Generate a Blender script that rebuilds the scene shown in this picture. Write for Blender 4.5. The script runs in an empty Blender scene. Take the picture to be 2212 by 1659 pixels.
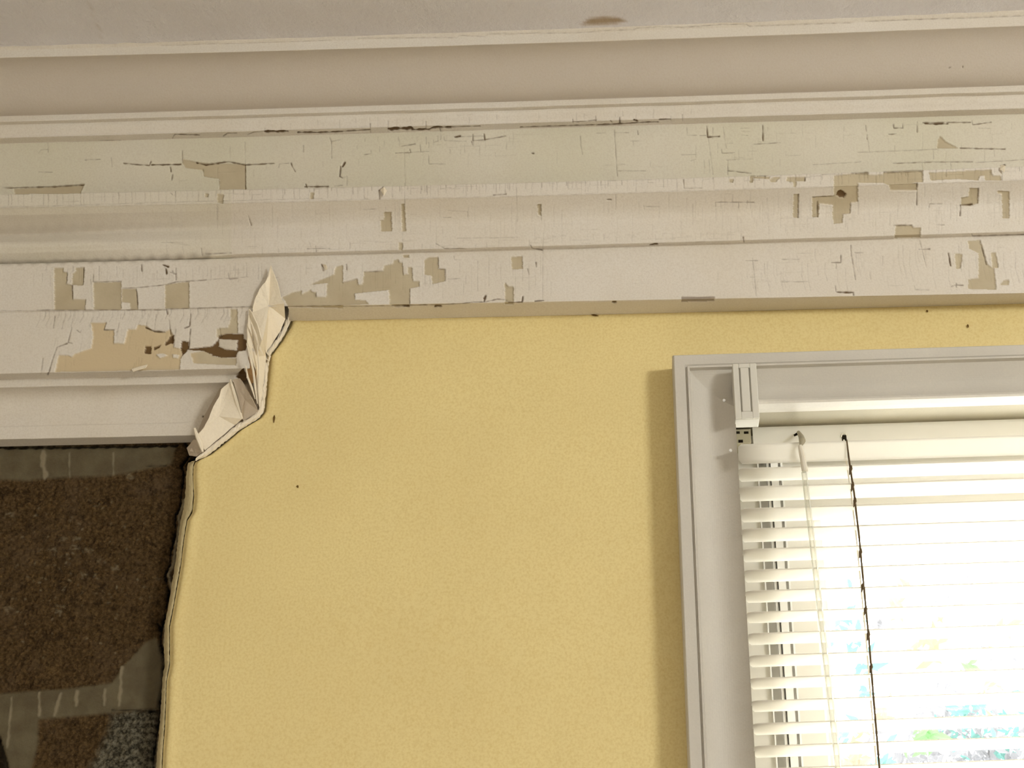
import bpy, bmesh, math, random
import numpy as np
from mathutils import Matrix, Vector
S = bpy.context.scene
COL = S.collection
random.seed(7)
RNG = np.random.default_rng(11)

# ------------------------------------------------------------------ camera
W, H = 2212, 1659
F, CX, CY = 3200.0, 1450.0, 830.0              # focal length and principal point in pixels (cropped photograph)
up = np.array([-243.0, 7000.0, -F]); up /= np.linalg.norm(up)
xr = np.array([1.0, 0.0275, -0.0155]); xr -= up * xr.dot(up); xr /= np.linalg.norm(xr)
yf = np.cross(up, xr)
M = np.stack([xr, yf, up], 1)                  # world -> camera
C = np.array([0.0, -1.55, 1.6])
mw = Matrix(((*M[:, 0], 0), (*M[:, 1], 0), (*M[:, 2], 0), (0, 0, 0, 1))).to_4x4()
rot = Matrix([[M[0, 0], M[1, 0], M[2, 0]], [M[0, 1], M[1, 1], M[2, 1]], [M[0, 2], M[1, 2], M[2, 2]]])
cam = bpy.data.cameras.new('camera'); camo = bpy.data.objects.new('camera', cam); COL.objects.link(camo)
camo.matrix_world = Matrix.Translation(Vector(C)) @ rot.to_4x4()
cam.sensor_fit = 'HORIZONTAL'; cam.sensor_width = 36.0
cam.lens = F / W * 36.0
cam.shift_x = (W / 2 - CX) / W
cam.shift_y = (CY - H / 2) / W
cam.clip_start = 0.01
S.camera = camo

def project(P):
    pc = (np.asarray(P) - C) @ M.T
    return CX + F * pc[..., 0] / (-pc[..., 2]), CY - F * pc[..., 1] / (-pc[..., 2])

def unproj(px, py, p):
    """the point of the vertical plane y = -p that lies on the ray of a photo pixel"""
    d = M.T @ np.array([px - CX, -(py - CY), -F])
    t = (-p - C[1]) / d[1]
    return C + d * t

# ------------------------------------------------------------------ light
S.view_settings.view_transform = 'Standard'
S.view_settings.look = 'None'
S.view_settings.exposure = 0.16
S.view_settings.gamma = 1.0
S.view_settings.use_curve_mapping = False
world = bpy.data.worlds.new('sky'); S.world = world; world.use_nodes = True
wb = world.node_tree.nodes['Background']
wb.inputs[0].default_value = (1.0, 1.0, 0.99, 1); wb.inputs[1].default_value = 9.0

def area(name, loc, target, size, power, color, size_y=None):
    l = bpy.data.lights.new(name, 'AREA'); l.energy = power; l.color = color
    l.shape = 'RECTANGLE'; l.size = size; l.size_y = size_y or size
    o = bpy.data.objects.new(name, l); COL.objects.link(o)
    o.location = loc
    o.rotation_euler = (Vector(target) - Vector(loc)).to_track_quat('-Z', 'Y').to_euler()
    return o
area('ceiling_lamp_light', (2.2, -2.7, 2.48), (0.1, 0, 2.2), 0.52, 50.0, (0.955, 0.965, 0.94))
area('rear_fill_light', (-0.9, -3.4, 1.3), (-0.2, 0, 2.3), 1.4, 4.0, (0.97, 0.985, 1.0), 1.0)  # soft fill added from behind, not an actual window
area('low_up_fill', (-0.1, -1.0, 0.15), (-0.1, -0.8, 3.0), 1.6, 4.5, (1.0, 0.98, 0.95), .9)  # unseen upward fill, added to brighten soffits and ceiling

# ------------------------------------------------------------------ helpers
def link(o, parent=None):
    COL.objects.link(o)
    if parent is not None: o.parent = parent
    return o
def tag(o, label=None, cat=None, group=None, kind=None):
    if label: o['label'] = label
    if cat: o['category'] = cat
    if group: o['group'] = group
    if kind: o['kind'] = kind
    return o
def empty(name, loc=(0, 0, 0)):
    o = bpy.data.objects.new(name, None); o.location = loc; o.empty_display_size = .02
    return link(o)
def mesh(name, V, Fc, mat, parent=None, smooth=False):
    m = bpy.data.meshes.new(name)
    m.from_pydata([tuple(map(float, v)) for v in V], [], [tuple(f) for f in Fc]); m.update()
    bm = bmesh.new(); bm.from_mesh(m); bmesh.ops.recalc_face_normals(bm, faces=bm.faces); bm.to_mesh(m); bm.free()
    if mat: m.materials.append(mat)
    if smooth: m.polygons.foreach_set('use_smooth', [True] * len(m.polygons))
    o = bpy.data.objects.new(name, m)
    link(o)
    if parent is not None:
        o.parent = parent
        o.matrix_parent_inverse = Matrix.Translation(-Vector(parent.location))
    return o
def grid_mesh(name, P, mat, keep=None, attrs=None, smooth=True, parent=None):
    """P is (rows, cols, 3)"""
    n, k = P.shape[:2]
    idx = np.arange(n * k).reshape(n, k)
    q = np.stack([idx[:-1, :-1], idx[1:, :-1], idx[1:, 1:], idx[:-1, 1:]], -1)
    q = q.reshape(-1, 4) if keep is None else q[keep]
    m = bpy.data.meshes.new(name)
    m.vertices.add(n * k); m.vertices.foreach_set('co', P.reshape(-1).astype(np.float32))
    m.loops.add(len(q) * 4); m.loops.foreach_set('vertex_index', q.reshape(-1).astype(np.int32))
    m.polygons.add(len(q)); m.polygons.foreach_set('loop_start', (np.arange(len(q)) * 4).astype(np.int32))
    m.update(calc_edges=True); m.validate()
    m.polygons.foreach_set('use_smooth', [smooth] * len(m.polygons))
    for a, v in (attrs or {}).items():
        at = m.attributes.new(a, 'FLOAT', 'POINT'); at.data.foreach_set('value', v.reshape(-1).astype(np.float32))
    m.materials.append(mat)
    o = bpy.data.objects.new(name, m); link(o)
    if parent is not None: o.parent = parent
    return o
def box(V, Fc, c0, c1, fr=None):
    """append an axis box between two corners; fr maps local to world"""
    b = len(V)
    for x in (c0[0], c1[0]):
        for y in (c0[1], c1[1]):
            for z in (c0[2], c1[2]):
                V.append(fr(x, y, z) if fr else (x, y, z))
    for f in ((0, 1, 3, 2), (4, 6, 7, 5), (0, 4, 5, 1), (2, 3, 7, 6), (0, 2, 6, 4), (1, 5, 7, 3)):
        Fc.append(tuple(b + i for i in f))
def tube(V, Fc, pts, rad, n=6):
    pts = [np.asarray(p, float) for p in pts]; b = len(V)
    if not hasattr(rad, '__len__'): rad = [rad] * len(pts)
    for i, p in enumerate(pts):
        d = pts[min(i + 1, len(pts) - 1)] - pts[max(i - 1, 0)]; d /= np.linalg.norm(d) + 1e-12
        a = np.cross(d, (0, 1, 0)) if abs(d[1]) < .9 else np.cross(d, (1, 0, 0)); a /= np.linalg.norm(a); c = np.cross(d, a)
        for k in range(n):
            t = 2 * math.pi * k / n
            V.append(p + rad[i] * (math.cos(t) * a + math.sin(t) * c))
    for i in range(len(pts) - 1):
        for k in range(n):
            Fc.append((b + i * n + k, b + i * n + (k + 1) % n, b + (i + 1) * n + (k + 1) % n, b + (i + 1) * n + k))
    Fc.append(tuple(b + k for k in range(n))); Fc.append(tuple(b + (len(pts) - 1) * n + k for k in range(n)))
def bevel(o, w, seg=2):
    m = o.modifiers.new('bevel', 'BEVEL'); m.width = w; m.segments = seg; m.limit_method = 'ANGLE'
    return o

def noise2(shape, cell, rng=RNG):
    """smooth value noise, about 0..1"""
    n, k = shape; gn, gk = int(n / cell) + 3, int(k / cell) + 3
    g = rng.random((gn, gk))
    y = np.arange(n) / cell; x = np.arange(k) / cell
    yi, xi = y.astype(int), x.astype(int); fy, fx = y - yi, x - xi
    fy = fy * fy * (3 - 2 * fy); fx = fx * fx * (3 - 2 * fx)
    a = g[yi][:, xi] * (1 - fx) + g[yi][:, xi + 1] * fx
    b = g[yi + 1][:, xi] * (1 - fx) + g[yi + 1][:, xi + 1] * fx
    return a * (1 - fy)[:, None] + b * fy[:, None]
def blur(a, r):
    for ax in (0, 1):
        p = np.pad(a, [(r + 1, r) if i == ax else (0, 0) for i in (0, 1)], mode='edge').cumsum(ax)
        n = a.shape[ax]
        a = (np.take(p, np.arange(2 * r + 1, n + 2 * r + 1), ax) - np.take(p, np.arange(0, n), ax)) / (2 * r + 1)
    return a

# ------------------------------------------------------------------ materials
class NT:
    def __init__(s, name, rough=.6, spec=.3):
        s.m = bpy.data.materials.new(name); s.m.use_nodes = True; s.t = s.m.node_tree; s.n = s.t.nodes; s.l = s.t.links
        s.b = s.n['Principled BSDF']; s.b.inputs['Roughness'].default_value = rough
        s.b.inputs['Specular IOR Level'].default_value = spec
        s.geo = s.n.new('ShaderNodeNewGeometry').outputs['Position']
    def noise(s, scale, detail=4, rough=.55, stretch=None):
        v = s.geo
        if stretch:
            mp = s.n.new('ShaderNodeMapping'); mp.inputs['Scale'].default_value = stretch; s.l.new(v, mp.inputs[0]); v = mp.outputs[0]
        t = s.n.new('ShaderNodeTexNoise'); t.inputs['Scale'].default_value = scale; t.inputs['Detail'].default_value = detail
        t.inputs['Roughness'].default_value = rough; s.l.new(v, t.inputs['Vector']); return t.outputs[0]
    def ramp(s, v, lo, hi, a=0, b=1):
        r = s.n.new('ShaderNodeMapRange'); s.l.new(v, r.inputs[0])
        for i, x in enumerate((lo, hi, a, b)): r.inputs[i + 1].default_value = x
        return r.outputs[0]
    def mix(s, f, a, b, mode='MIX'):
        m = s.n.new('ShaderNodeMix'); m.data_type = 'RGBA'; m.blend_type = mode
        for sock, v in ((m.inputs[0], f), (m.inputs[6], a), (m.inputs[7], b)):
            if isinstance(v, (tuple, list)): sock.default_value = (*v, 1)
            elif isinstance(v, (int, float)): sock.default_value = v
            else: s.l.new(v, sock)
        return m.outputs[2]
    def attr(s, name):
        a = s.n.new('ShaderNodeAttribute'); a.attribute_name = name; return a.outputs['Fac']
    def color(s, v): 
        if isinstance(v, tuple): s.b.inputs['Base Color'].default_value = (*v, 1)
        else: s.l.new(v, s.b.inputs['Base Color'])
        return s
    def bump(s, v, strength=.3, dist=.001):
        b = s.n.new('ShaderNodeBump'); b.inputs['Strength'].default_value = strength; b.inputs['Distance'].default_value = dist
        s.l.new(v, b.inputs['Height'])
        p = s.b.inputs['Normal']
        if p.is_linked: s.l.new(p.links[0].from_socket, b.inputs['Normal'])
        s.l.new(b.outputs[0], p); return s

def lin(r, g, b): return tuple(((c / 255 + .055) / 1.055) ** 2.4 if c / 255 > .04045 else c / 255 / 12.92 for c in (r, g, b))
def mk_paint(name, col, var=.10, bump=.35):
    t = NT(name, .55)
    c = t.mix(t.ramp(t.noise(9, 3), .35, .65), col, tuple(x * (1 - var) for x in col))
    c = t.mix(t.ramp(t.noise(450, 2), .35, .7, 0, .35), c, tuple(x * .86 for x in col))
    t.color(c); t.bump(t.noise(420, 3), bump, .0006); return t.m
WHITE = lin(226, 219, 208)
M_ceiling = NT('ceiling_paint', .8)
c = M_ceiling.mix(M_ceiling.ramp(M_ceiling.noise(5, 4), .3, .7), lin(234, 230, 230), lin(227, 222, 221))
c = M_ceiling.mix(M_ceiling.attr('stain'), c, lin(176, 155, 128)); c = M_ceiling.mix(M_ceiling.attr('dirt_shade'), c, lin(120, 100, 80))
M_ceiling.color(c); M_ceiling.bump(M_ceiling.noise(160, 5, .7), 1.0, .0030); M_ceiling.bump(M_ceiling.noise(45, 3), .7, .004); M_ceiling = M_ceiling.m

t = NT('old_flaking_paint', .5)
c = t.mix(t.ramp(t.noise(7, 4), .35, .7), WHITE, lin(220, 211, 196))
c = t.mix(t.attr('cream'), c, lin(212, 207, 184))
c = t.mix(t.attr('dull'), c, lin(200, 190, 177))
c = t.mix(t.ramp(t.noise(500, 2), .4, .75, 0, .3), c, lin(190, 176, 155))
tan = t.mix(t.ramp(t.noise(30, 4), .35, .65), lin(197, 184, 156), lin(186, 172, 144))
tan = t.mix(t.attr('warm'), tan, lin(208, 189, 154))
c = t.mix(t.attr('peel'), c, tan)
c = t.mix(t.attr('wood'), c, lin(108, 82, 48))
c = t.mix(t.attr('dirt_shade'), c, lin(98, 76, 48))
t.color(c); t.bump(t.noise(380, 3), .3, .0006); M_trim = t.m

t = NT('yellow_wall_paint', .55)
c = t.mix(t.ramp(t.noise(6, 4), .3, .7), lin(238, 219, 158), lin(232, 212, 152))
c = t.mix(t.ramp(t.noise(380, 2), .4, .75, 0, .5), c, lin(216, 188, 118))
c = t.mix(t.ramp(t.noise(2600, 1), .74, .80, 0, .5), c, lin(170, 140, 75))
c = t.mix(t.attr('dirt_shade'), c, lin(150, 118, 45))
t.color(c); t.bump(t.noise(300, 4), .45, .0007); t.bump(t.noise(14, 3), .35, .004); M_yellow = t.m

t = NT('bare_masonry', .9, .15)
n1 = t.noise(260, 6, .75)
c = t.mix(t.ramp(n1, .38, .66), lin(58, 42, 18), lin(104, 82, 52))
c = t.mix(t.ramp(t.noise(22, 5, .7), .5, .75), c, lin(92, 74, 52))
c = t.mix(t.ramp(t.noise(70, 6, .8), .52, .62, 0, .75), c, lin(44, 30, 12))
c = t.mix(t.ramp(t.noise(520, 4, .8), .62, .70, 0, .7), c, lin(128, 108, 82))
c = t.mix(t.ramp(t.noise(1100, 2), .70, .78), c, lin(150, 125, 92))
cool = t.mix(t.ramp(t.noise(200, 5, .7), .42, .6), lin(48, 46, 36), lin(122, 116, 98))
c = t.mix(t.attr('cool'), c, cool)
gr = t.mix(t.ramp(t.noise(40, 4), .35, .65), lin(112, 103, 80), lin(96, 86, 66))
c = t.mix(t.attr('grey'), c, gr)
c = t.mix(t.attr('pale'), c, lin(150, 138, 112))
c = t.mix(t.attr('dirt_shade'), c, lin(12, 8, 4))
t.color(c); t.bump(n1, .8, .0018); M_mason = t.m

M_white = mk_paint('white_gloss_paint', lin(210, 204, 192), .06, .25)
M_jamb = mk_paint('aged_jamb_paint', lin(172, 164, 144), .12, .3)
M_plaster = mk_paint('raw_plaster', lin(249, 237, 214), .05, .5)
M_shadowp = mk_paint('shaded_grey_plaster', lin(196, 180, 158), .12, .5)  # darker plaster; the shade of the turned facet is put into its colour
M_edge = mk_paint('torn_plaster_edge', lin(206, 190, 146), .2, .6)
M_woodraw = mk_paint('bare_wood', lin(178, 140, 92), .25, .6)
M_plastic = NT('bracket_plastic', .4).color(lin(216, 212, 200)).m
M_hole = NT('dark_hole', .9, .1).color(lin(30, 24, 14)).m
M_clip = NT('aged_metal', .5).color(lin(160, 152, 128)).m
M_spot = NT('insect_speck', .7).color(lin(110, 82, 30)).m
M_sash = NT('white_window_vinyl', .35).color(lin(226, 224, 218)).m
M_sashg = NT('grey_window_seal', .5).color(lin(212, 208, 198)).m
M_floor = mk_paint('floor_boards', lin(205, 192, 172), .2, .3)
M_room = mk_paint('pale_room_wall', lin(222, 214, 196), .05, .3)
t = NT('blind_vinyl', .45); t.color(lin(247, 244, 236))
tr = t.n.new('ShaderNodeBsdfTranslucent'); tr.inputs[0].default_value = (*lin(253, 250, 242), 1)
mx = t.n.new('ShaderNodeMixShader'); mx.inputs[0].default_value = .50
t.l.new(t.b.outputs[0], mx.inputs[1]); t.l.new(tr.outputs[0], mx.inputs[2]); t.l.new(mx.outputs[0], t.n['Material Output'].inputs[0]); M_slat = t.m
M_cord = NT('soiled_cord', .8).color(lin(92, 74, 48)).m
M_cordw = NT('white_cord', .8).color(lin(225, 218, 200)).m
t = NT('clear_plastic', .15); tr = t.n.new('ShaderNodeBsdfTransparent'); tr.inputs[0].default_value = (.93, .93, .90, 1)
t.color(lin(210, 208, 196)); lw = t.n.new('ShaderNodeLayerWeight'); lw.inputs[0].default_value = .45
mx = t.n.new('ShaderNodeMixShader'); t.l.new(t.ramp(lw.outputs['Facing'], .25, .8, .12, .85), mx.inputs[0]); t.l.new(tr.outputs[0], mx.inputs[1]); t.l.new(t.b.outputs[0], mx.inputs[2])
t.l.new(mx.outputs[0], t.n['Material Output'].inputs[0]); M_wand = t.m
t = NT('window_glass', .05); tr = t.n.new('ShaderNodeBsdfTransparent'); tr.inputs[0].default_value = (.97, .98, .97, 1)
gl = t.n.new('ShaderNodeBsdfGlossy'); gl.inputs['Roughness'].default_value = .02
mx = t.n.new('ShaderNodeMixShader'); mx.inputs[0].default_value = .05
t.l.new(tr.outputs[0], mx.inputs[1]); t.l.new(gl.outputs[0], mx.inputs[2]); t.l.new(mx.outputs[0], t.n['Material Output'].inputs[0]); M_glass = t.m

# ------------------------------------------------------------------ marks on the old paint, traced as (x, y) of the photograph
MX0, MY0, MX1, MY1 = -60, 0, 2272, 1000
SH = (MY1 - MY0, MX1 - MX0)
peel = np.zeros(SH); wood = np.zeros(SH); crack = np.zeros(SH)
def Zc(o, pts): x0, y0, s = o; return [(x0 + x / s, y0 + y / s) for x, y in pts]
def poly(mask, pts, v=1.0):
    P = np.array(pts, float) - (MX0, MY0)
    x0, y0 = np.maximum(np.floor(P.min(0)).astype(int), 0); x1, y1 = np.minimum(np.ceil(P.max(0)).astype(int) + 1, (SH[1], SH[0]))
    if x1 <= x0 or y1 <= y0: return
    X, Y = np.meshgrid(np.arange(x0, x1) + .5, np.arange(y0, y1) + .5)
    jx = 1.2 * np.sin(Y * .9) * np.sin(Y * .37 + X * .05); X = X + jx
    ins = np.zeros(X.shape, bool)
    for i in range(len(P)):
        (ax, ay), (bx, by) = P[i], P[i - 1]
        if ay == by: continue
        ins ^= ((ay > Y) != (by > Y)) & (X < (bx - ax) * (Y - ay) / (by - ay) + ax)
    mask[y0:y1, x0:x1][ins] = v
def line(pts, w=1.5, v=1.0, mask=None):
    mask = crack if mask is None else mask
    P = np.array(pts, float) - (MX0, MY0); r = w / 2 + 1.5
    for (ax, ay), (bx, by) in zip(P[:-1], P[1:]):
        x0, x1 = int(max(min(ax, bx) - r, 0)), int(min(max(ax, bx) + r + 1, SH[1])); y0, y1 = int(max(min(ay, by) - r, 0)), int(min(max(ay, by) + r + 1, SH[0]))
        if x1 <= x0 or y1 <= y0: continue
        X, Y = np.meshgrid(np.arange(x0, x1) + .5, np.arange(y0, y1) + .5)
        L2 = (bx - ax) ** 2 + (by - ay) ** 2 + 1e-9
        tt = np.clip(((X - ax) * (bx - ax) + (Y - ay) * (by - ay)) / L2, 0, 1)
        d = np.hypot(X - ax - tt * (bx - ax), Y - ay - tt * (by - ay))
        ww = w * (.8 + .3 * np.sin(X * .21 + Y * .13) + .25 * np.sin(X * .073 + Y * .31 + 1.7) * np.sin(X * .47))
        val = np.clip(ww / 2 + .5 - d, 0, 1) * v
        mask[y0:y1, x0:x1] = np.maximum(mask[y0:y1, x0:x1], val)
G = (80, 540, 4.608); A1 = (0, 0, 2.989); A2 = (0, 380, 2.44); A3 = (740, 0, 2.989); A4 = (740, 380, 2.989); A5 = (1472, 0, 2.989); A6 = (1472, 340, 2.989)
for o, pl in ((G, [[(170,180),(262,180),(262,215),(300,225),(295,340),(345,350),(358,495),(485,495),(475,598),(175,600)],
      [(385,180),(475,175),(460,355),(350,350),(355,240),(385,215)], [(560,325),(840,318),(840,600),(570,600)],
      [(845,385),(990,385),(1005,600),(930,600),(925,530),(845,520)], [(1275,345),(1515,315),(1518,585),(1275,585)],
      [(540,730),(690,725),(665,795),(770,800),(765,930),(870,935),(905,790),(990,795),(1000,745),(1080,755),(1160,810),(1275,820),(1330,790),(1360,860),(1360,970),(1440,985),(1480,1010),(1430,1080),(1420,1195),(180,1215),(215,1050),(300,1050),(350,1065),(380,1035),(540,980),(560,860)],
      [(1925,590),(1995,590),(2000,830),(1880,830),(1830,860),(1790,870),(1790,790),(1820,780),(1900,775),(1925,700)],
      [(1530,1030),(1650,1010),(1670,1000),(1760,1060),(1990,1080),(1980,1150),(1560,1130)]]),
    (A4, [[(245,290),(268,285),(270,235),(315,235),(320,360),(250,360)], [(380,185),(400,180),(410,360),(385,360)], [(362,432),(390,432),(388,480),(365,480)], [(392,512),(430,512),(430,528),(392,528)],
      [(330,545),(365,540),(365,560),(388,562),(392,640),(425,635),(420,592),(448,590),(455,680),(497,680),(497,715),(435,730),(435,840),(345,850),(305,830),(300,738),(80,760),(80,800),(150,805),(170,830),(0,838),(0,690),(95,665),(105,705),(130,700),(140,620),(262,615),(268,580),(325,570)],
      [(530,540),(560,527),(618,527),(620,600),(660,600),(665,680),(580,700),(575,645),(530,640)], [(1088,525),(1160,518),(1165,600),(1095,605)], [(1045,690),(1075,715),(1105,715),(1105,830),(1050,830),(1050,740)], [(1258,185),(1282,185),(1282,260),(1265,255)]]),
    (A6, [[(985,120),(1100,105),(1205,95),(1210,115),(1305,110),(1305,95),(1560,85),(1560,160),(1480,160),(1525,170),(1520,215),(1350,215),(1340,180),(1305,165),(1140,165),(1140,290),(1095,295),(1090,360),(1045,365),(1040,425),(985,430),(975,370),(980,310),(890,300),(885,385),(845,385),(845,260),(985,250)],
      [(1600,100),(2000,80),(2010,120),(1930,120),(1915,150),(1780,140),(1610,150)], [(1960,120),(2060,120),(2070,150),(1960,150)], [(680,130),(800,130),(795,155),(745,155),(740,195),(725,190),(720,160),(680,155)],
      [(570,145),(590,130),(640,130),(610,160),(575,160)], [(445,120),(570,125),(570,140),(465,135),(460,165),(440,165)], [(312,140),(338,140),(335,165),(312,160)], [(725,240),(758,240),(752,390),(720,390)],
      [(1860,200),(1920,200),(1915,300),(1860,315),(1810,310),(1805,265),(1855,255)], [(2070,220),(2118,220),(2118,395),(2075,395)], [(2040,220),(2075,218),(2072,235),(2042,238)], [(1385,440),(1490,440),(1500,455),(1545,455),(1545,520),(1375,525)],
      [(1850,540),(1930,535),(1975,690),(2020,720),(2035,855),(1850,850),(1855,790),(1920,780),(1920,620),(1860,590)], [(1765,620),(1815,625),(1810,680),(1800,720),(1775,720)], [(2000,615),(2030,615),(2050,715),(2010,715)], [(2080,795),(2115,790),(2115,825),(2060,825)]]),
    (A5, [[(1650,960),(1658,900),(1670,880),(1720,925),(1790,958)]]),
    (A1, [[(1180,1030),(1260,1045),(1330,1055),(1585,1060),(1590,1222),(1420,1225),(1415,1155),(1320,1140),(1310,1100),(1200,1085),(1180,1060)], [(90,1220),(545,1195),(520,1250),(95,1255)]]),
    (A2, [[(1145,95),(1180,98),(1175,150),(1145,140)], [(1080,92),(1098,92),(1098,112),(1080,112)], [(1635,88),(1655,88),(1655,122),(1635,122)],
      [(1490,640),(1545,615),(1590,605),(1590,625),(1640,600),(1640,575),(1665,560),(1690,550),(1760,520),(1770,480),(1808,470),(1808,700),(1520,690)]])):
    for p_ in pl: poly(peel, Zc(o, p_))
for o, pl in ((A2, [[(1640,575),(1725,565),(1720,640),(1670,640),(1665,615),(1640,610)]]), (G, [[(940,1185),(1095,1145),(1080,1170),(950,1210)], [(1440,1060),(1500,1010),(1530,1010),(1520,1100),(1560,1140),(1900,1150),(1900,1180),(1430,1195)], [(1180,1040),(1250,1030),(1300,1050),(1230,1080)], [(1350,1040),(1420,1045),(1400,1080),(1350,1070)]])):
    for p_ in pl: poly(peel, Zc(o, p_), 0.0)
for o, pl in ((G, [[(1810,850),(1880,830),(2055,835),(2060,880),(2090,900),(2080,1000),(2000,1005),(1975,1070),(1840,1070),(1740,1050),(1670,1005),(1510,995),(1510,985),(1740,960),(1800,900)],
      [(1440,905),(1510,915),(1505,990),(1450,1050),(1430,1000)], [(1075,955),(1135,955),(1130,1035),(1065,1025)], [(1155,970),(1230,940),(1220,965),(1160,995)], [(1330,850),(1365,850),(1360,930),(1330,925),(1270,950),(1270,930)], [(1975,1265),(2060,1180),(2110,1330),(2030,1336),(2000,1270)]]),):
    for p_ in pl: poly(wood, Zc(o, p_))
poly(wood, Zc(G, [(1810,885),(1995,895),(1990,1000),(1880,990),(1810,960)]), 0.0); poly(peel, Zc(G, [(1810,885),(1995,895),(1990,1000),(1880,990),(1810,960)]), .35)
poly(wood, Zc(G, [(1680,1030),(1740,1035),(1720,1075),(1690,1075)]), 0.0)
poly(wood, Zc(A6, [(0,900),(215,900),(215,930),(0,935)]), .6)
poly(wood, Zc(A6, [(1010,225),(1035,215),(1065,240),(1055,265),(1020,262),(1000,245)]), 1.0)
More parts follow.
